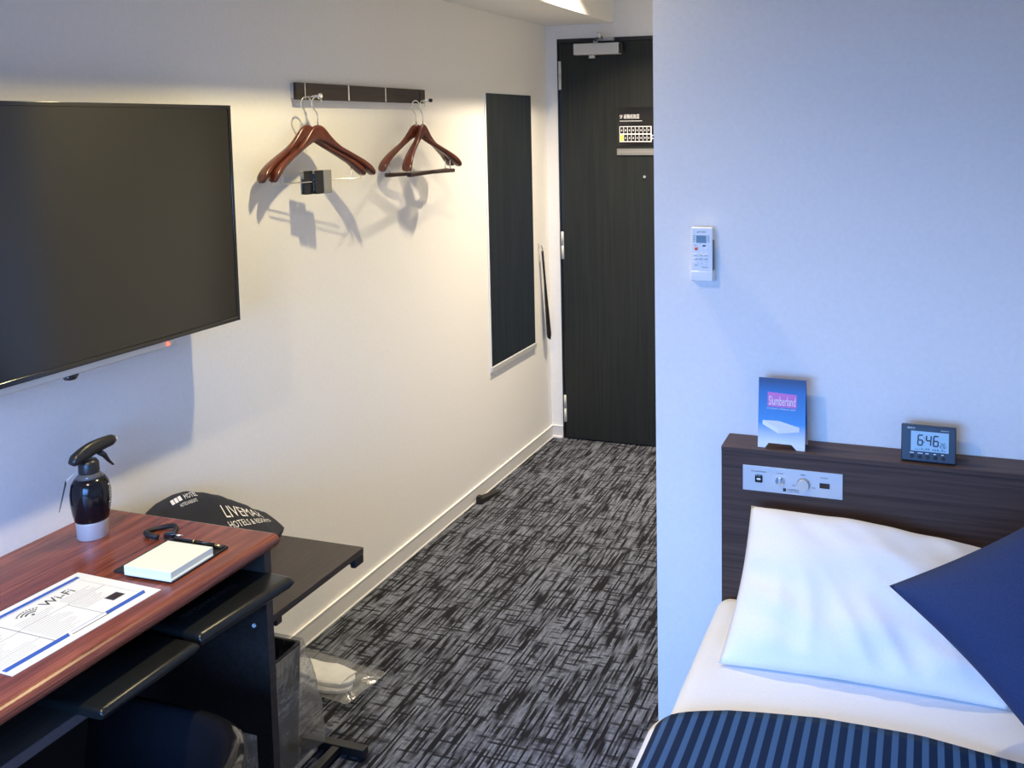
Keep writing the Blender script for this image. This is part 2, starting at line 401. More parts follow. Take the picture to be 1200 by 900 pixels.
# ---------------------------------------------------------------- left wall
# television on a wall arm
TX, TY0, TY1, TZ0, TZ1 = .125, .985, 1.968, 1.103, 1.655
tv = empty('television', 'large flat black television mounted on the left wall above the desk', 'television', (0, (TY0 + TY1) / 2, TZ0))
hy = (TY1 - TY0) / 2; hz = TZ1 - TZ0
MB().box(TX - .035, TX - .004, -hy, hy, 0, hz, 'black', bev=.004).build('housing', tv)
MB().box(TX - .004, TX - .001, -hy + .009, hy - .009, .012, hz - .009, 'screen').build('screen', tv)
bz = MB()
bz.box(TX - .004, TX + .001, -hy, -hy + .009, 0, hz, 'gloss', bev=.0012).box(TX - .004, TX + .001, hy - .009, hy, 0, hz, 'gloss', bev=.0012)
bz.box(TX - .004, TX + .001, -hy + .009, hy - .009, hz - .009, hz, 'gloss', bev=.0012).box(TX - .004, TX + .0025, -hy + .009, hy - .009, 0, .012, 'gloss', bev=.003)
bz.build('bezel', tv)
lb = MB().box(TX - .034, TX - .006, -hy + .12, hy - .215, -.017, 0, 'satin', bev=.003).build('lower_bar', tv)
MB().cyl((TX - .006, hy - .238, -.009), (TX - .0035, hy - .238, -.009), .0045, 'led').build('power_light', lb)
MB().lathe([(.0, -.012), (.012, -.010), (.017, 0)], (TX - .02, hy - .60 + .11, -.017), 'gloss', 16).build('sensor', lb)
MB().box(.002, .012, -.12, .12, .18, .42, 'black').box(.012, TX - .035, -.03, .03, .27, .33, 'black').build('wall_bracket', tv)

# coat rail
rl = empty('coat_rail', 'dark wall mounted coat rail with fold out hooks holding the hangers', 'coat rail', (0, 2.37, 1.680))
MB().box(0, .010, 0, .752, .004, .048, 'satin').build('back_plate', rl)
for a, b in ((0, .041), (.044, .263), (.270, .481), (.487, .711), (.714, .750)):
    MB().box(.010, .021, a, b, 0, .051, 'darkwood', bev=.0012).build('hook_panel', rl)
MB().cyl((.015, .048, .010), (.062, .048, .010), .0032, 'silver').lathe([(.004, 0), (.009, .002), (.009, .010), (.004, .012)], (0, 0, 0), 'chrome', 16, Matrix.Translation((.062, .048, .010)) @ Matrix.Rotation(PI / 2, 4, 'Y')).build('hook_peg', rl)
MB().cyl((.015, .700, .010), (.068, .700, .010), .0032, 'silver').lathe([(.004, 0), (.007, .002), (.007, .010), (.004, .012)], (0, 0, 0), 'gloss', 16, Matrix.Translation((.066, .700, .010)) @ Matrix.Rotation(PI / 2, 4, 'Y')).build('hook_peg', rl)

def make_hanger(label, kind, loc, ang, group):
    # local x = along the shoulders, local y = towards the front of the hanger, z = 0 at the top of the wood
    t = empty('clothes_hanger', label, 'hanger', loc, (0, 0, ang), group)
    W_ = .207
    TOP = [(0, 0), (.06, -.001), (.12, -.008), (.2, -.026), (.29, -.044), (.41, -.061), (.62, -.079), (.82, -.096), (.93, -.109), (.985, -.124), (1, -.134)]
    BOT = [(0, -.047), (.12, -.052), (.25, -.064), (.5, -.086), (.75, -.109), (.9, -.131), (.97, -.138), (1, -.1345)]
    def tab(T, a):
        for p, q in zip(T[:-1], T[1:]):
            if a <= q[0]: return p[1] + (q[1] - p[1]) * (a - p[0]) / (q[0] - p[0])
        return T[-1][1]
    def smooth_tab(T, a):
        return (tab(T, max(0, a - .03)) + 2 * tab(T, a) + tab(T, min(1, a + .03))) / 4 if a < .95 else tab(T, a)
    mb = MB(); R = []
    N_ = 56
    for i in range(N_ + 1):
        u = -1 + 2 * i / N_
        a = abs(u)
        x = W_ * u; zt, zb = smooth_tab(TOP, a) * (1 + .18 * a), smooth_tab(BOT, a) * (1 + .18 * a)
        yb = .024 * a * a
        zc = (zt + zb) / 2; hh = (zt - zb) / 2; dd = .0075 + .012 * a ** 1.4
        if a > .95: dd *= math.sqrt(max(.05, 1 - ((a - .95) / .05) ** 2))
        ring = []
        for k in range(16):
            q = 2 * PI * k / 16
            cx_, cz_ = math.cos(q), math.sin(q)
            e = .75
            ring.append((x, yb + math.copysign(abs(cx_) ** e, cx_) * dd, zc + math.copysign(abs(cz_) ** e, cz_) * hh))
        R.append(ring)
    mb.rings(R, 'hanger'); mb.build('shoulder_bar', t)
    # wire hook
    pts2 = [(0, 0, -.012), (0, 0, .026), (.003, 0, .036), (.012, 0, .046)]
    for k in range(0, 15):
        q = -.45 + (k / 14) * PI * 1.12
        pts2.append((.021 * math.cos(q), 0, .063 + .021 * math.sin(q)))
    MB().tube(pts2, .0019, 'chrome', 8).build('hook', t)
    if kind == 'clip':
        MB().tube([(-.158, .016, -.128), (-.158, .016, -.168), (.158, .016, -.168), (.158, .016, -.128)], .0016, 'chrome', 8).build('clip_rail', t)
        for cx_, s_ in ((-.004, 'clipmetal'), (.030, 'black')):
            c = MB().box(cx_ - .016, cx_ + .016, .024, .028, -.205, -.135, s_, None, .0015)
            c.box(cx_ - .016, cx_ + .016, .010, .014, -.205, -.135, 'clipmetal', None, .0015)
            c.cyl((cx_ - .014, .020, -.152), (cx_ + .014, .020, -.152), .008, 'silver')
            c.box(cx_ - .013, cx_ + .013, .014, .024, -.204, -.196, 'black')
            c.build('clip', t)
    else:
        for sx_ in (-1, 1): MB().tube([(sx_ * .158, .018, -.128), (sx_ * .158, .018, -.172)], .0016, 'chrome', 8).build('bar_wire', t)
        MB().box(-.178, .178, .010, .026, -.182, -.168, 'barwood', bev=.004).build('trouser_bar', t)
    return t
def A(th): return PI / 2 + th      # shoulders run along the wall (+y); +th swings the right tip away from the wall
HZ = 1.604
def hang(label, kind, x, y, th, group):
    # front of the hanger faces the room (+x): local +y must map to +x, so local +x maps to -y ... use a half turn
    return make_hanger(label, kind, (x, y, HZ), -PI / 2 - th, group)
hang('red wooden hanger with metal trouser clips, rear one of the left pair', 'clip', .050, 2.376, math.radians(9), 'hangers on the coat rail')
hang('red wooden hanger with metal trouser clips, front one of the left pair', 'clip', .066, 2.405, math.radians(9), 'hangers on the coat rail')
hang('red wooden hanger with dark trouser bar, right pair, reaching closest to the mirror', 'bar', .055, 2.992, math.radians(12), 'hangers on the coat rail')
hang('red wooden hanger with dark trouser bar, right pair, its left tip in front', 'bar', .072, 3.010, math.radians(-7), 'hangers on the coat rail')

for a, b in ((.041, .044), (.263, .270), (.481, .487), (.750, .7525)):
    MB().box(.010, .0205, a, b, .002, .051, 'white').build('divider_strip', rl)

# full length mirror
mi = empty('wall_mirror', 'tall narrow frameless mirror on the left wall beside the entrance door', 'mirror', (0, 3.648, .512))
MB().box(0.002, .007, .006, .482, .022, 1.222, 'mirror').build('glass', mi)
MB().box(0, .0035, .0, .488, .0, 1.226, 'white').build('backing', mi)
MB().box(0, .012, .003, .486, .004, .024, 'alu').build('lower_channel', mi)

# shoehorn hanging from a hook
sh = empty('shoehorn', 'long black shoehorn hanging on the left wall between mirror and door', 'shoehorn', (0.012, 4.2, .98))
def shf(u, v):
    L_ = .45 * v; z = -L_; wv = .010 + .018 * max(0, (v - .35) / .65) ** .8
    if v > .93: wv *= math.sqrt(max(0, 1 - ((v - .93) / .07) ** 2)) + .02
    a = (u - .5) * 2
    return (.010 + .006 * (1 - a * a) + .012 * v, .045 * v + a * wv, z)
b_ = MB(); b_.grid(shf, 8, 30, 'matte')
o = b_.build('blade', sh); so = o.modifiers.new('solid', 'SOLIDIFY'); so.thickness = .003
MB().tube([(0.012, 0, -.0), (0.010, .002, .012), (.006, .0, .026), (0.010, -.003, .014), (.014, 0, 0)], .0015, 'matte', 6).build('cord', sh)
hk = MB().box(0, .004, -.006, .006, -.012, .014, 'satin').tube([(.004, 0, 0), (.014, 0, 0), (.016, 0, .008)], .0018, 'satin', 8).build('wall_hook')
hk.location = (0, 4.2, 1.003); tag(hk, 'tiny metal wall hook holding the black shoehorn', 'hook')

# ---------------------------------------------------------------- desk
DZT = .72
dk = empty('desk', 'reddish brown wooden wall desk with dark side panel under the television', 'desk', (0, 0, 0))
def desk_top():
    mb = MB(); x1, y0, y1, z0, z1, r = .484, .15, 1.640, DZT - .030, DZT, .013
    prof = [(0.001, z0), (x1 - r, z0)]
    for k in range(1, 9):
        q = -PI / 2 + k / 9 * PI; prof.append((x1 - r + r * math.cos(q), (z0 + z1) / 2 + (z1 - z0) / 2 * math.sin(q)))
    prof += [(x1 - r, z1), (0.001, z1)]
    R = []
    for y, s_ in ((y0, 1), (y1 - .008, 1), (y1 - .003, .9), (y1, .55)):
        R.append([(x if x > .01 else .001, y, (z0 + z1) / 2 + (z - (z0 + z1) / 2) * s_) for x, z in prof])
    mb.rings(R, 'deskwood', smooth=False)
    return mb
desk_top().build('desktop', dk)
# end panel with a low cut-out behind its front foot
MB().prism([(.455 if False else .001, 1.60, .69), (.001, 1.60, .27), (.432, 1.60, .27), (.432, 1.60, 0), (.474, 1.60, 0), (.474, 1.60, .69)], (0, .020, 0), 'darkwood').build('side_panel', dk)
MB().prism([(.001, .17, .69), (.001, .17, 0), (.474, .17, 0), (.474, .17, .69)], (0, .020, 0), 'darkwood').build('side_panel', dk)
MB().cyl((.440, 1.597, .524), (.440, 1.6, .524), .0045, 'print_white').build('screw_cap', dk)
MB().box(.001, .462, .19, 1.60, .600, .618, 'darkwood').box(.462, .465, .19, 1.60, .600, .618, 'edgeband').build('under_shelf', dk)
MB().box(.001, .018, .19, 1.60, .01, .600, 'matte').build('underdesk_shade_panel', dk)  # black sheet over the wall, stands in for the deep shade under the desk

# binders on the shelf under the desk top
def binder(label, loc, rz, L_, th, emb):
    t = empty('ring_binder', label, 'binder', loc, (0, 0, rz), 'black binders under the desk')
    r = th / 2; k_ = .9
    prof = [(-.22, th), (-r * k_, th)]
    for k in range(1, 10):
        q = PI / 2 - k / 10 * PI; prof.append((-r * k_ + r * k_ * math.cos(q), r + r * math.sin(q)))
    prof += [(-r * k_, 0), (-.22, 0)]
    R = []
    for y, s_ in ((0, .55), (.004, .85), (.010, 1), (L_ - .010, 1), (L_ - .004, .85), (L_, .55)):
        R.append([(x, y, r + (z - r) * s_) for x, z in prof])
    MB().rings(R, 'leather').build('cover', t)
    if emb:
        MB().text('INFORMATION', (-.078, .035, th + .0002), (0, 1, 0), (-1, 0, 0), .14, .016, 'emboss', .0004).build('embossed_title', t)
    return t
binder('black leatherette binder with embossed title under the right end of the desk', (.524, 1.358, .6185), math.radians(-4), .250, .028, True)
binder('plain black leatherette binder under the desk, left of the embossed one', (.528, 1.132, .6185), math.radians(0), .218, .022, False)

# items on the desk top
fl = empty('information_sheet', 'white printed Wi-Fi information sheet with blue bands lying on the desk', 'leaflet', (.2055, 1.074, DZT), (0, 0, math.radians(-2.2)))
MB().box(0, .215, 0, .297, 0.0003, .0012, 'paper').build('paper', fl)
z = .0012
def fb(p, s0, s1, t0, t1, m, k=0): p.box(t0, t1, s0, s1, z, z + .0002 + k, m)
p = MB()
fb(p, .004, .282, .014, .024, 'blue'); fb(p, .004, .270, .0265, .0275, 'blue')
fb(p, .275, .2755, .024, .190, 'grprint')
p.prism([(.184, .285, z), (.184, .200, z), (.196, .194, z), (.196, .278, z)], (0, 0, .0002), 'blue')
p.prism([(.184, .125, z), (.184, .004, z), (.196, .004, z), (.196, .119, z)], (0, 0, .0002), 'blue')
fb(p, .125, .205, .194, .196, 'dkprint'); fb(p, .13, .20, .184, .185, 'blue')
fb(p, .232, .266, .024, .0245, 'grprint')
# box rules
for s0, s1, t0, t1 in ((.10, .275, .095, .0965), (.0, .10, .098, .0995), (.098, .1005, .03, .184), (.0, .098, .150, .1515), (.195, .1965, .096, .184)):
    fb(p, s0, s1, t0, t1, 'grprint')
p.build('blue_bands', fl)
p = MB(); rnd = random.Random(4)
p.text('Wi-Fi', (.064, .178, z + .0002), (0, 1, 0), (-1, 0, 0), .062, .022, 'dkprint', .0002)
for k, rr in enumerate((.006, .013, .020)):      # wireless symbol arcs
    for q in range(-4, 5):
        a = q / 4 * math.radians(48)
        p.box(-.0015, .0015, -.0016, .0016, 0, .0003, 'dkprint', Matrix.Translation((.068 - (rr + .006) * math.cos(a), .150 + (rr + .006) * math.sin(a), z)) @ Matrix.Rotation(a, 4, 'Z'))
p.cyl((.067, .150, z), (.067, .150, z + .0003), .003, 'dkprint')
for c0, c1, t0, t1 in ((.006, .09, .038, .092), (.006, .09, .104, .146), (.006, .09, .156, .180), (.106, .19, .102, .180), (.11, .19, .072, .092), (.2, .27, .070, .092), (.2, .27, .102, .138)):
    t_ = t0
    while t_ < t1:
        L_ = (c1 - c0) * rnd.uniform(.45, .95)
        fb(p, c0, c0 + L_, t_, t_ + .0011, 'grprint'); t_ += .0065
p.build('lettering', fl)
MB().box(.140, .163, .236, .262, z, z + .0003, 'dkprint').box(.146, .157, .241, .257, z + .0003, z + .0005, 'barwood').build('photo', fl)

nb = empty('memo_board', 'black leather memo board lying on the desk beside the information sheet', 'memo board', (.284, 1.392, DZT), (0, 0, math.radians(1.5)))
MB().box(0, .150, 0, .150, 0, .005, 'matte', bev=.0015).build('board', nb)
MB().box(.004, .146, .132, .147, .005, .008, 'leather', bev=.001).build('pen_loop', nb)
np_ = MB()
np_.box(.0, .113, .0, .115, 0, .017, 'pad', bev=.0006).box(.004, .116, -.003, .112, .0, .003, 'pad')
o = np_.build('notepad'); o.location = (.318, 1.386, DZT + .005); o.rotation_euler = (0, 0, math.radians(1.0))
tag(o, 'thick block of pale note paper resting on the black memo board', 'notepad')
pn = empty('pen', 'thin black pen with brass ends lying along the memo board edge', 'pen', (.293, 1.530, DZT + .0125))
MB().cyl((.012, 0, 0), (.118, -.002, 0), .0038, 'gloss').build('barrel', pn)
MB().tube([(.118, -.002, 0), (.126, -.002, 0), (.133, -.002, 0)], [.0038, .003, .001], 'gold').build('tip', pn)
MB().cyl((.062, -.0008, 0), (.066, -.0008, 0), .0044, 'gold').build('ring', pn)
kr = empty('key_strap', 'black looped strap with metal clasp lying above the memo board', 'key ring', (.240, 1.560, DZT), (0, 0, math.radians(20)))
pts = []
for k in range(25):
    q = k / 24 * 2 * PI * .86 - .5
    pts.append((.030 * math.cos(q), .026 * math.sin(q), .0065 + .003 * math.sin(q * 2)))
MB().tube(pts, .0055, 'matte', 10).build('loop', kr)
MB().box(.016, .040, -.026, -.012, .0, .012, 'gloss', bev=.002).tube([(.03, -.018, .008), (.045, -.022, .006), (.055, -.02, .004)], .0025, 'silver', 8).build('clasp', kr)

# spray bottle
sp = empty('spray_bottle', 'black trigger spray bottle with silver base standing at the desk corner', 'spray bottle', (.102, 1.512, DZT)); sp.scale = (.93, .93, .955)
MB().lathe([(.0, 0), (.031, 0), (.0325, .002), (.0335, .038), (.034, .040)], m='alu', n=36).build('base_cup', sp)
MB().lathe([(.034, .040), (.036, .044), (.0395, .060), (.0425, .085), (.0425, .105), (.039, .125), (.030, .139), (.0, .141)], m='liquid', n=36).build('body', sp)
MB().lathe([(.0305, .1385), (.023, .146), (.0195, .150), (.019, .156)], m='clear', n=30).build('neck', sp)
c_ = MB().lathe([(.0, .149), (.0215, .149), (.022, .151), (.0215, .171), (.017, .178), (.0, .178)], m='black', n=30).build('collar', sp)
R = []
for i in range(15):        # sprayer head: a swept drop pointing along +y and rising slightly
    u = i / 14; y = -.047 + .122 * u
    zc = .186 + .016 * u + .006 * math.sin(u * PI)
    hh = .0215 * math.sqrt(max(.02, math.sin(PI * min(.5, u * .9 + .07)))) * (1 - .42 * u); ww = .0145 * (1 - .38 * u)
    if i == 0: hh *= .45; ww *= .5
    if i == 14: hh *= .7; ww *= .7
    R.append([(ww * math.cos(2 * PI * k / 14), y, zc + hh * math.sin(2 * PI * k / 14)) for k in range(14)])
MB().rings(R, 'black').build('spray_head', sp)
MB().lathe([(.006, 0), (.0065, .006), (.002, .007)], (0, 0, 0), 'white', 16, Matrix.Translation((0, .072, .202)) @ Matrix.Rotation(-PI / 2, 4, 'X')).build('nozzle', sp)
MB().tube([(0, .030, .186), (0, .044, .174), (0, .054, .158), (0, .066, .144)], [(.006, .007), (.006, .006), (.0055, .0035), (.005, .002)], 'black').build('trigger', sp)
tg = MB().tube([(-.014, -.016, .158), (-.030, -.030, .140), (-.034, -.034, .128)], .0007, 'white', 6)
tg.build('tag_string', sp)
tg = MB(); tg.prism([(-.026, -.040, .134), (-.042, -.028, .134), (-.050, -.040, .072), (-.036, -.054, .072)], (.001, .001, 0), 'matte'); tg.build('hang_tag', sp)
lt = MB()
for k in range(9):
    a = math.radians(18 + 0); zz = .118 - k * .0068
    rr = .0428 if .08 < zz < .112 else .0412
    c0 = Vector((rr * math.cos(a), rr * math.sin(a), zz))
    lt.text('UNLIMITED'[k], c0, (-math.sin(a) * 0 + 0, 0, 1), (-math.sin(a), math.cos(a), 0), .0042, .006, 'print_white', .0006) if False else lt.text('PREMIUM99'[k] if False else '|:=H=:|H='[k], c0, (-math.sin(a), math.cos(a), 0), (0, 0, 1), .006, .0042, 'print_white', .0006)
lt.build('side_print', sp)

# ---------------------------------------------------------------- low side shelf with the tote
sf = empty('luggage_shelf', 'dark brown low wall shelf sticking out past the right end of the desk', 'shelf', (0, 0, 0))
MB().box(.001, .421, 1.625, 2.040, .482, .500, 'darkwood', bev=.002).build('shelf_board', sf)
for y in (2.008, 1.70):
    MB().box(.001, .415, y, y + .022, .462, .482, 'darkwood', bev=.004).build('support', sf)
MB().box(.405, .421, 2.00, 2.040, .458, .484, 'matte', bev=.004).build('end_block', sf)

bg = empty('tote_bag', 'slumped navy cloth tote with white hotel lettering leaning on the wall', 'bag', (0, 0, .5))
KEY = [(1.655, .05, .13), (1.675, .15, .16), (1.69, .188, .18), (1.73, .200, .195), (1.78, .202, .20), (1.82, .196, .20), (1.87, .175, .20), (1.92, .148, .195), (1.96, .12, .19), (2.0, .095, .18), (2.045, .060, .165), (2.075, .045, .15), (2.09, .036, .13)]
def lerpkey(y):
    for a, b in zip(KEY[:-1], KEY[1:]):
        if y <= b[0]:
            t = (y - a[0]) / (b[0] - a[0]); t = t * t * (3 - 2 * t) * .3 + t * .7
            return a[1] + (b[1] - a[1]) * t, a[2] + (b[2] - a[2]) * t
    return KEY[-1][1:]
def bag_pt(v, y):
    h, d = lerpkey(y)
    # v: 0 = bottom at the wall, .35 = ridge, 1 = front foot
    if v < .35:
        t = v / .35; x = .012 + .045 * t; zz = .002 + (h - .002) * t
    elif v < .45:
        t = (v - .35) / .1; x = .057 + .02 * t; zz = h - .004 * t * t
    else:
        t = (v - .45) / .55; x = .077 + (d - .077) * t ** 1.1; zz = (h - .004) * (1 - t ** 1.25) + .002
    nx = noise.noise(Vector((x * 14, y * 9, zz * 12))) * .008
    return Vector((max(.004, x + nx), y, max(.001, zz + nx * .5)))
R = []
for i in range(41):
    y = 1.655 + .433 * i / 40
    R.append([bag_pt(k / 23, y) for k in range(24)])
MB().rings(R, 'bagcloth').build('cloth_body', bg)
def bagtext(body, y0, yl, v0, vl, parent, slope=0):
    mb = MB()
    mb.text(body, (0, 0, 0), (1, 0, 0), (0, 1, 0), yl, vl, 'print_white', 0)
    for v in mb.bm.verts:
        uy, uv = v.co.x, v.co.y
        y = y0 + uy; vv = v0 - uv + slope * uy
        a = bag_pt(vv, y); b1 = bag_pt(vv + .01, y); b2 = bag_pt(vv, y + .005)
        n = (b1 - a).cross(b2 - a).normalized()
        if n.x < 0: n = -n
        v.co = a + n * .0022
    return mb.build('lettering', parent, fix=False)
bagtext('LIVEMAX', 1.885, .152, .69, .105, bg)
bagtext('HOTELS & RESORTS', 1.878, .172, .775, .055, bg)
bagtext('HOTEL', 1.790, .040, .500, .05, bg)
for k in range(3): bagtext('I', 1.750 + .011 * k, .009, .500, .045, bg)
bagtext('HOTELS & RESORTS', 1.768, .052, .545, .025, bg)

# ---------------------------------------------------------------- under and beside the desk
ch = empty('tub_chair', 'black rounded tub chair pushed in under the desk', 'chair', (.42, 1.11, 0))
def plan(hw, fx, bx, n=9):
    pts = [(-.14, hw)]
    r = .16
    pts.append((bx - r, hw))
    for k in range(1, n + 1):
        q = PI / 2 - k / n * PI / 2; pts.append((bx - r + r * math.cos(q), hw - r + r * math.sin(q)))
    m_ = [(x, -y) for x, y in pts[::-1]]
    return pts + m_
def shell(off, z0, z1):
    return [(x * (1 if True else 1), y, z1) for x, y in plan(.245 - off, 0, .275 - off)]
out_t = plan(.248, 0, .285); in_t = plan(.215, 0, .25); out_b = plan(.21, 0, .235); in_b = plan(.185, 0, .205)
R = []
n_ = len(out_t)
for i in range(n_):
    o1, i1, o0, i0 = out_t[i], in_t[i], out_b[i], in_b[i]
    zt = .505
    R.append([(o0[0], o0[1], .30), (o1[0] * .99, o1[1] * .99, zt - .06), (o1[0], o1[1], zt - .012), ((o1[0] * .7 + i1[0] * .3), (o1[1] * .7 + i1[1] * .3), zt), ((o1[0] * .3 + i1[0] * .7), (o1[1] * .3 + i1[1] * .7), zt), (i1[0], i1[1], zt - .012), (i0[0], i0[1], .32)])
MB().rings(R, 'gloss').build('back_shell', ch)
MB().box(-.17, .20, -.185, .185, .30, .375, 'leather', bev=.02).build('seat', ch)
for sx_ in (-1, 1):
    for sy_ in (-1, 1):
        MB().tube([(sx_ * .13, sy_ * .14, .30), (sx_ * .17, sy_ * .17, 0)], [.014, .010], 'black').build('leg', ch)

bn = empty('waste_bin', 'black waste bin lined with a clear plastic bag beside the desk leg', 'bin', (.245, 1.765, 0))
def rr_ring(hx, hy, r, z, n=5, jit=0, seed=0):
    out = []
    for cx_, cy_, a0 in ((hx - r, hy - r, 0), (-hx + r, hy - r, PI / 2), (-hx + r, -hy + r, PI), (hx - r, -hy + r, 3 * PI / 2)):
        for k in range(n + 1):
            q = a0 + k / n * PI / 2
            j = 1 + jit * noise.noise(Vector((cx_ * 9 + math.cos(q), cy_ * 9 + math.sin(q) * 2 + seed, z * 14)))
            out.append(((cx_ + r * math.cos(q)) * j, (cy_ + r * math.sin(q)) * j, z))
    return out
MB().rings([rr_ring(.085, .105, .015, 0), rr_ring(.097, .117, .015, .315), rr_ring(.090, .110, .012, .315), rr_ring(.080, .100, .012, .012)], 'bin', smooth=False).build('bin_body', bn)
lin = MB(); R = []
for k in range(19):
    t = k / 18; zz = .320 - .275 * t
    fl_ = .004 + .022 * math.sin(PI * min(1, t * .75)) + .014 * t
    R.append(rr_ring(.100 + fl_, .120 + fl_ * .7, .02, zz, 6, .035 + .05 * t, 3))
lin.rings(R, 'film', cap=False)
R = [rr_ring(.100, .120, .015, .322), rr_ring(.089, .109, .012, .318), rr_ring(.084, .104, .012, .17, jit=.03)]
lin.rings(R, 'film', cap=False)
lin.build('bag_liner', bn, fix=False)

sl = empty('slipper_pack', 'pair of white disposable slippers in clear plastic on the carpet beside the bin', 'slippers', (.155, 2.185, 0), (0, 0, math.radians(-8)))
def sole(z0, th, sc=1, oy=0):
    pts = []
    n = 40
    for k in range(n):
        q = 2 * PI * k / n
        x = .125 * math.cos(q) * sc; y = .047 * math.sin(q) * (1 + .18 * math.cos(q)) * sc
        y *= 1 - .22 * math.exp(-((x + .02) / .04) ** 2)
        pts.append((x, y + oy, z0))
    return pts
for k, (z0, oy) in enumerate(((.004, -.006), (.019, .004))):
    s_ = MB().prism(sole(z0, .010, 1, oy), (0, 0, .011), 'linen').build('slipper', sl, .003)
    MB().grid(lambda u, v: (.025 + .085 * v, oy + (u - .5) * .088 * (1 - .22 * v), z0 + .012 + .004 * math.sin(PI * u)), 10, 6, 'linen').build('toe_strap', s_)
def packf(sgn):
    def f(u, v):
        x = (u - .5) * .33; y = (v - .5) * .165
        e = min(1, 8 * min(u, 1 - u)) * min(1, 7 * min(v, 1 - v))
        w_ = noise.noise(Vector((x * 40, y * 40, sgn * 3))) * .005
        zz = .0195 + sgn * (.0175 * e) + w_ * (.4 if sgn < 0 else 1) + (1 - e) * .004
        return (x + .018, y - .002, max(.001, zz))
    return f
pk = MB(); pk.grid(packf(1), 30, 20, 'thinfilm'); pk.grid(packf(-1), 30, 20, 'thinfilm'); pk.build('clear_wrapper', sl, fix=False)

fs = MB()
fs.box(.30, .482, 1.915, 1.940, .008, .030, 'black', bev=.002)
fs.box(.392, .414, 1.38, 1.915, .010, .028, 'black', bev=.002).box(.338, .350, 1.38, 1.915, .006, .014, 'grey', bev=.002)
fs.box(.30, .482, 1.36, 1.384, .008, .030, 'black', bev=.002)
for x in (.305, .470): 
    fs.cyl((x, 1.927, 0), (x, 1.927, .009), .009, 'matte').cyl((x, 1.372, 0), (x, 1.372, .009), .009, 'matte')
o = fs.build('floor_stand'); tag(o, 'low black metal floor stand with T-shaped foot poking out by the desk leg', 'stand')

ds = MB()
ds.prism([(.012, 3.47, 0), (.058, 3.49, 0), (.058, 3.49, .020), (.012, 3.47, .026)], (.0, .002, 0), 'matte')
ds = MB()
V = [(.012, 3.46, 0), (.045, 3.45, 0), (.060, 3.61, 0), (.030, 3.62, 0)]
T_ = [(.012, 3.46, .026), (.045, 3.45, .026), (.060, 3.61, .004), (.030, 3.62, .004)]
ds.rings([V, T_], 'matte', smooth=False)
ds.box(.018, .036, 3.452, 3.475, .026, .034, 'matte', bev=.003)
o = ds.build('doorstop', bevel=.002); tag(o, 'small black wedge doorstop lying on carpet against the left baseboard', 'doorstop')

# ---------------------------------------------------------------- bed side
hb = empty('headboard', 'dark brown wooden headboard with top ledge and silver control plate', 'headboard', (1.348, 2.17, 0))
HW = XR - 1.348 - .002
MB().box(.004, HW, .004, .098, .0, .806, 'hbwood').build('front_board', hb)
MB().box(0, HW, 0, .098, .806, .818, 'hbwood', bev=.0015).build('top_ledge', hb)
MB().box(0.0, .004, .004, .098, .0, .806, 'hbwood').build('side_edge', hb)
cp = MB().box(.053, .289, 0, .0035, .715, .777, 'alu', bev=.001).build('control_plate', hb)
y_ = -.0004
MB().box(.083, .101, -.003, .001, .737, .756, 'gloss', bev=.003).box(.0875, .0965, -.0045, -.003, .7445, .7485, 'white').build('rocker_switch', cp)
MB().cyl((.143, .002, .747), (.143, -.008, .747), .0105, 'chrome', 20).box(.1405, .1455, -.013, -.007, .738, .756, 'satin').build('small_knob', cp)
MB().cyl((.198, .002, .744), (.198, -.004, .744), .0155, 'grey', 28).cyl((.198, -.002, .744), (.198, -.014, .744), .0135, 'satin', 28).build('dimmer_knob', cp)
MB().box(.236, .259, -.002, .001, .739, .751, 'gloss').build('socket', cp)
for tx, x, z_, wd, ht in (('AIR CONDITIONING', .073, .7625, .037, .0032), ('ROOM', .136, .7625, .014, .003), ('BED', .192, .7645, .011, .003), ('SOCKET', .238, .7625, .018, .003), ('OFF', .171, .737, .009, .0028), ('MAX', .218, .736, .009, .0028)):
    MB().text(tx, (x, y_, z_), (1, 0, 0), (0, 0, 1), wd, ht, 'dkprint').build('caption', cp)
p = MB()
p.box(.150, .157, -.001, .0, .7215, .729, 'dkprint')
p.text('LIVEMAX', (.160, y_, .7245), (1, 0, 0), (0, 0, 1), .028, .0045, 'dkprint'); p.text('HOTELS & RESORTS', (.160, y_, .7208), (1, 0, 0), (0, 0, 1), .028, .002, 'dkprint')
p.build('hotel_logo', cp)

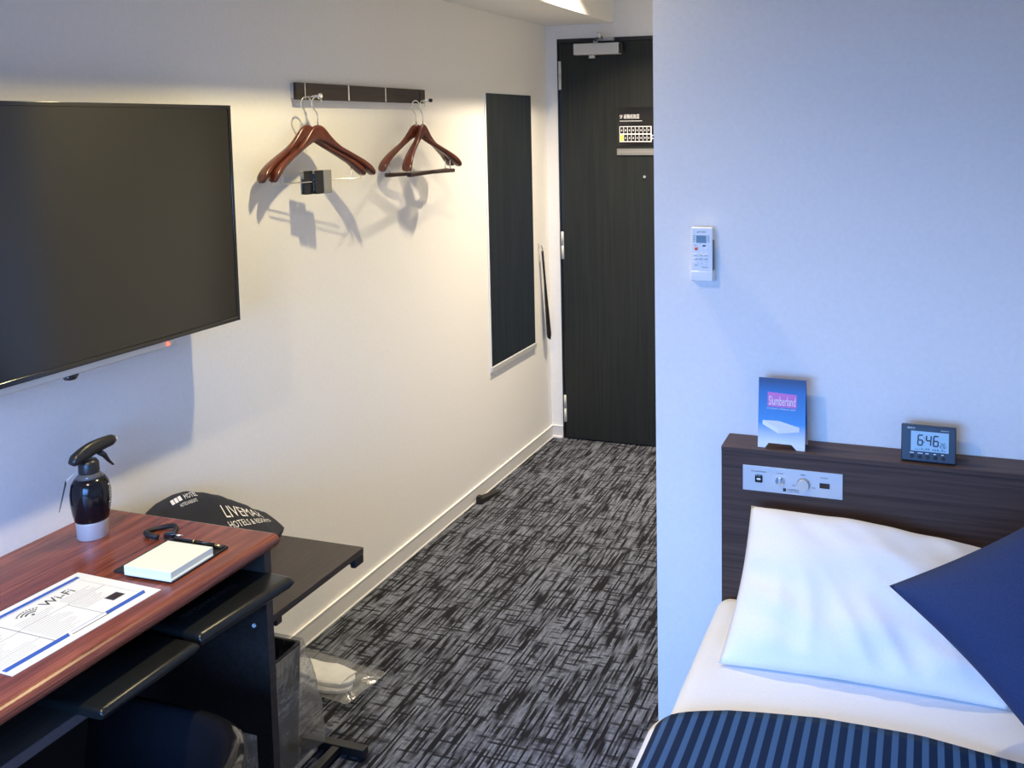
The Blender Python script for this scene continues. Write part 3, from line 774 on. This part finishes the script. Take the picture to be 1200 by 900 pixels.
# bed
BX0, BX1, BY0, BY1, BZ = 1.340, 2.335, .20, 2.168, .452
bed = empty('bed', 'single bed with fitted white sheet against the dark headboard', 'bed', (0, 0, 0))
MB().box(BX0 + .03, BX1 - .03, BY0 + .02, BY1 - .002, .06, .24, 'darkwood').build('bed_base', bed)
for x in (BX0 + .08, BX1 - .08):
    for y in (BY0 + .1, BY1 - .1): MB().cyl((x, y, 0), (x, y, .06), .022, 'black').build('foot', bed)
def mattress():
    mb = MB(); R = []
    NY = 90
    for j in range(NY + 1):
        y = BY0 + (BY1 - BY0) * j / NY
        ring = []
        r = .045
        prof = [(BX0 + .004, .22), (BX0 - .004, .30), (BX0 - .002, .38)]
        for k in range(0, 7):
            q = PI - k / 6 * PI / 2; prof.append((BX0 + r + r * math.cos(q), BZ - r + r * math.sin(q)))
        for k in range(1, 40): prof.append((BX0 + r + (BX1 - BX0 - 2 * r) * k / 40, BZ))
        for k in range(0, 7):
            q = PI / 2 - k / 6 * PI / 2; prof.append((BX1 - r + r * math.cos(q), BZ - r + r * math.sin(q)))
        prof += [(BX1, .38), (BX1 + .002, .30), (BX1 - .004, .22)]
        e = min(1, (y - BY0) / .04, (BY1 - y) / .03)
        for x, z_ in prof:
            wv = noise.noise(Vector((x * 5, y * 7, z_ * 5))) * .005 + noise.noise(Vector((x * 3 + y * 14, y * 3, z_ * 4 + 9))) * .003
            zz = z_ + (wv if z_ > .3 else 0)
            if z_ > .40: zz -= .03 * (1 - math.sqrt(max(0, 1 - (1 - max(0, e)) ** 2)))
            ring.append((x + (wv if z_ < .42 else 0), y, zz))
        R.append(ring)
    return mb.rings(R, 'linen')
mattress().build('mattress', bed)

def hemy(x):
    P = [(1.30, 1.610), (1.354, 1.637), (1.40, 1.660), (1.464, 1.680), (1.528, 1.691), (1.636, 1.706), (1.821, 1.706), (1.992, 1.681), (2.2, 1.655), (2.34, 1.64)]
    if x <= P[0][0]: return P[0][1]
    for a, b in zip(P[:-1], P[1:]):
        if x <= b[0]: return a[1] + (b[1] - a[1]) * (x - a[0]) / (b[0] - a[0])
    return P[-1][1]
def sheet_like(m, x_in0, x_in1, dropl, dropr, hemoff, y1, zoff, seed, th, name):
    # cloth lying over the mattress, falling over both sides
    prof = []
    r = .05
    xl, xr = x_in0, x_in1
    for k in range(5): prof.append((xl, BZ + zoff - r - dropl * (1 - k / 4)))
    for k in range(1, 7):
        q = PI - k / 6 * PI / 2; prof.append((xl + r + r * math.cos(q), BZ + zoff - r + r * math.sin(q)))
    for k in range(1, 50): prof.append((xl + r + (xr - xl - 2 * r) * k / 50, BZ + zoff))
    for k in range(0, 7):
        q = PI / 2 - k / 6 * PI / 2; prof.append((xr - r + r * math.cos(q), BZ + zoff - r + r * math.sin(q)))
    for k in range(1, 5): prof.append((xr, BZ + zoff - r - dropr * k / 4))
    NY = 70
    mb = MB()
    V = []
    for j in range(NY + 1):
        row = []
        t = (j / NY)
        for i, (x, z_) in enumerate(prof):
            ys = hemy(x) + hemoff; y = ys + (y1 - ys) * t
            wv = noise.noise(Vector((x * 4 + seed, y * 5, z_ * 3))) * .0045
            side = z_ < BZ + zoff - r
            row.append((x + (wv * 2 - .006 if side and x < 1.6 else 0), y, z_ + (0 if side else wv + .003)))
        V.append(row)
    mb.rings(V, m, closed=False, cap=False)
    return mb
o = sheet_like('linen', BX0 - .026, BX1 + .012, .14, .14, .012, BY0 + .01, .008, 1, .003, 'top_sheet').build('top_sheet', fix=False)
so = o.modifiers.new('solid', 'SOLIDIFY'); so.thickness = .006; so.offset = 1
tag(o, 'white top sheet with its fold showing along the striped blanket edge', 'sheet')
o = sheet_like('stripe', BX0 - .014, BX1 - .006, .02, .02, 0, BY0 + .02, .020, 1, .01, 'blanket').build('blanket', fix=False)
so = o.modifiers.new('solid', 'SOLIDIFY'); so.thickness = .010; so.offset = 1
tag(o, 'navy blue blanket with satin stripes spread over the lower bed', 'blanket')

def cushion(name, TL, TR, BL, BR, th, m, sag=.0, seed=0, wr=.004, nu=56, nv=44, pinch=.05, power=.42):
    TL, TR, BL, BR = map(Vector, (TL, TR, BL, BR))
    nrm = ((TR - TL) + (BR - BL)).cross((TL - BL) + (TR - BR)).normalized()
    mb = MB()
    def f(sgn):
        def g(u, v):
            # edges pulled in between the corners
            pu = pinch * math.sin(PI * v); pv = pinch * math.sin(PI * u)
            uu = u + (0.5 - u) * 2 * pu * abs(2 * u - 1) ** 3
            vv = v + (0.5 - v) * 2 * pv * abs(2 * v - 1) ** 3
            P = (BL * (1 - uu) + BR * uu) * (1 - vv) + (TL * (1 - uu) + TR * uu) * vv
            a = max(0, 1 - abs(2 * u - 1) ** 2.6); b = max(0, 1 - abs(2 * v - 1) ** 2.6)
            t = th * (a * b) ** power
            w_ = 0
            if wr:
                w_ = wr * noise.noise(Vector((u * 3.5 + seed, v * 5, sgn))) + wr * .8 * noise.noise(Vector(((u + v) * 6 + seed, (u - v) * 2, 5)))
                w_ += wr * .9 * (1 - abs(noise.noise(Vector((u * 9 + v * 3 + seed, v * 2.2, 2)))) * 4) * max(0, (1 - v) - .35) * (a * b) ** .5
            P2 = P + nrm * (sgn * t + w_ * (a * b) ** .3)
            P2.z -= sag * math.sin(PI * u) * (v ** 2)
            return P2
        return g
    mb.grid(f(1), nu, nv, m); mb.grid(f(-1), nu, nv, m, flip=True)
    bmesh.ops.remove_doubles(mb.bm, verts=mb.bm.verts, dist=.0004)
    o = mb.build(name)
    return o
o = cushion('pillow', (1.432, 2.115, .700), (1.960, 2.115, .662), (1.410, 1.852, .459), (1.985, 1.860, .458), .074, 'linen', -.012, 3, .015, pinch=.02, power=.5)
tag(o, 'plump white pillow leaning against the headboard on the white sheet', 'pillow')
o = cushion('cushion', (1.757, 1.780, .716), (2.115, 1.925, .887), (2.035, 1.735, .463), (2.385, 1.89, .62), .060, 'navy', 0, 8, .002, pinch=.03, power=.5)
tag(o, 'plain navy blue square cushion tipped on its corner in front of the pillow', 'cushion')

# booklet stand on the ledge
bk = empty('advertising_card', 'blue folded advertising card with white mattress picture on the headboard ledge', 'card stand', (1.434, 2.188, .818), (math.radians(-5), 0, math.radians(-1)))
CW, CH = .113, .168
MB().prism([(0, 0, 0), (.018, 0, 0), (.026, 0, .012), (CW - .032, 0, .012), (CW - .020, 0, 0), (CW, 0, 0), (CW, 0, CH), (0, 0, CH)], (0, .002, 0), 'card').build('front_card', bk)
MB().prism([(0, .002, CH), (0, .048, .004), (.018, .048, .004), (.026, .043, .018), (CW - .03, .043, .018), (CW - .018, .048, .004), (CW, .048, .004), (CW, .002, CH)], (0, .002, 0), 'card').build('rear_card', bk)
p = MB(); y_ = -.0006
p.prism([(.022, y_, .100), (.092, y_, .100), (.092, y_, .132), (.022, y_, .135)], (0, .0004, 0), 'pink')
p.text('Slumberland', (.025, y_ - .0004, .104), (1, 0, 0), (0, 0, 1), .064, .022, 'print_white', .0002)
p.text('POCKET SPRING BED', (.022, y_ - .0002, .094), (1, 0, 0), (0, 0, 1), .068, .0035, 'print_white', .0002)
p.build('title_print', bk)
p = MB()
p.prism([(.011, y_, .066), (.050, y_, .067), (.099, y_, .055), (.050, y_, .047)], (0, .0004, 0), 'paper')
p.prism([(.011, y_, .066), (.050, y_, .047), (.050, y_, .036), (.011, y_, .056)], (0, .0004, 0), 'white')
p.prism([(.050, y_, .047), (.099, y_, .055), (.099, y_, .044), (.050, y_, .036)], (0, .0004, 0), 'linen')
p.build('mattress_picture', bk)

# clock
ck = empty('alarm_clock', 'small dark digital clock reading 6:46 on the headboard ledge', 'clock', (1.766, 2.185, .8185), (math.radians(-8), 0, math.radians(-1)))
MB().box(0, .120, 0, .018, 0.002, .084, 'clockblue', bev=.0025).build('case', ck)
MB().box(.012, .108, .018, .042, .004, .060, 'clockblue', bev=.004).build('rear_stand', ck)
lc = MB().box(.0215, .104, -.0012, .002, .026, .071, 'lcd').build('display', ck)
def seg7(p, x, z, w_, h_, on, m='dkprint', t=.0022, sl_=.06):
    g = .0004
    segs = {'a': (0, w_, h_, h_), 'g': (0, w_, h_ / 2, h_ / 2), 'd': (0, w_, 0, 0), 'f': (0, 0, h_ / 2, h_), 'b': (w_, w_, h_ / 2, h_), 'e': (0, 0, 0, h_ / 2), 'c': (w_, w_, 0, h_ / 2)}
    for s_ in on:
        x0, x1, z0, z1 = segs[s_]
        if z0 == z1: q = [(x0 + g, z0 - t / 2), (x1 - g, z0 - t / 2), (x1 - g, z0 + t / 2), (x0 + g, z0 + t / 2)]
        else: q = [(x0 - t / 2, z0 + g), (x0 + t / 2, z0 + g), (x0 + t / 2, z1 - g), (x0 - t / 2, z1 - g)]
        p.prism([(x + a + b * sl_, -.0018, z + b) for a, b in q], (0, .0005, 0), m)
SIX = 'acdefg'; FOUR = 'bcfg'; TWO = 'abged'
p = MB()
seg7(p, .0365, .0400, .0100, .0225, SIX, t=.0028); seg7(p, .0545, .0400, .0100, .0225, FOUR, t=.0028); seg7(p, .0705, .0400, .0100, .0225, SIX, t=.0028)
for zz in (.046, .056): p.box(.0495, .0515, -.0018, -.0013, zz, zz + .002, 'dkprint')
seg7(p, .0855, .0375, .0042, .010, TWO, 'dkprint', .0010); seg7(p, .0925, .0375, .0042, .010, SIX, 'dkprint', .0010)
p.build('time_digits', lc)
p = MB(); rnd = random.Random(2)
for k in range(14):
    x = .030 + k * .0049
    if k == 7: continue
    p.box(x, x + .0030, -.0017, -.0013, .0290, .0290 + rnd.choice((.002, .004, .005)), 'lcdgrey')
p.build('date_digits', lc)
for k in range(5):
    x = .024 + k * .0172
    MB().cyl((x, .002, .0135), (x, -.0035, .0135), .0042, 'gloss', 16).build('button', ck)
p = MB()
for k, wd in enumerate((.009, .011, .007, .006, .005)): p.box(.0195 + k * .0172, .0195 + k * .0172 + wd, -.0006, .0005, .0205, .0222, 'print_white')
MB().text('SEIKO', (.013, -.0006, .0755), (1, 0, 0), (0, 0, 1), .017, .0038, 'print_white').build('maker_name', ck)
p.box(.086, .104, -.0006, .0005, .0745, .0765, 'grprint')
p.build('case_print', ck)

# air conditioner remote in its wall holder
rc = empty('remote_control', 'white air conditioner remote in its holder on the wall above the headboard', 'remote control', (1.257, YH, 1.205))
MB().box(-.001, .057, -.016, 0, 0, .030, 'white', bev=.003).box(.004, .052, -.006, 0, .02, .09, 'white').build('wall_holder', rc)
rb = MB().box(.001, .055, -.030, -.012, .018, .136, 'white', bev=.0025).box(0, .056, -.032, -.014, .002, .028, 'white', None, .003).build('handset', rc)
MB().box(.0545, .0565, -.026, -.014, .03, .105, 'black').build('side_seam', rb)
y_ = -.0302
MB().box(.0145, .0395, -.0312, -.0295, .098, .1165, 'lcdgrey').build('display', rb)
p = MB()
p.text('MITSUBISHI', (.0205, y_, .1235), (1, 0, 0), (0, 0, 1), .018, .0032, 'dkprint')
p.prism([(.0165, y_ - .0003, .1228), (.0195, y_ - .0003, .1228), (.018, y_ - .0003, .1265)], (0, .0002, 0), 'dkprint')
for zz in (.101, .1055, .110, .1145):
    p.box(.0065, .0120, y_ - .0004, y_, zz, zz + .0012, 'dkprint'); p.box(.042, .048, y_ - .0004, y_, zz, zz + .0012, 'dkprint')
p.box(.009, .016, y_ - .0004, y_, .0905, .0920, 'grprint'); p.box(.030, .038, y_ - .0004, y_, .0890, .0925, 'dkprint')
for zz in (.066, .0565):
    for xx in (.0095, .0215, .0345): p.box(xx, xx + .0075, y_ - .0030, y_ - .0018, zz + .0005, zz + .0022, 'grprint')
p.box(.009, .019, y_ - .0004, y_, .041, .0425, 'grprint'); p.box(.028, .044, y_ - .0004, y_, .0365, .038, 'grprint')
p.build('lettering', rb)
MB().box(.0105, .0180, -.0325, -.0300, .0795, .0865, 'red', bev=.001).build('power_button', rb)
for xx in (.0080, .0205, .0335):
    for zz in (.0645, .0550, .0450):
        MB().box(xx, xx + .0100, -.0320, -.0300, zz, zz + .0055, 'white', bev=.0008).build('button', rb)
MB().prism([(.0265, -.0305, .081), (.0345, -.0305, .081), (.0305, -.0305, .088)], (0, -.0015, 0), 'white').box(.036, .044, -.0320, -.0300, .0795, .086, 'white').build('button', rb)

# recessed ceiling lamps above the walkway
for k, (lx, ly, lp, lc, ls) in enumerate(LAMPS):
    c = empty('ceiling_light', ['recessed round ceiling lamp over the desk', 'recessed round ceiling lamp in front of the coat rail', 'recessed round ceiling lamp near the entrance door'][k], 'ceiling light', (lx, ly, H), group='recessed ceiling lamps')
    MB().lathe([(.052, -.001), (.050, -.008), (.036, -.008), (.034, -.001)], m='white', n=28).build('trim_ring', c)
    MB().lathe([(.0, -.004), (.034, -.004), (.034, -.001), (0, -.001)], m='lens', n=24).build('lens', c)
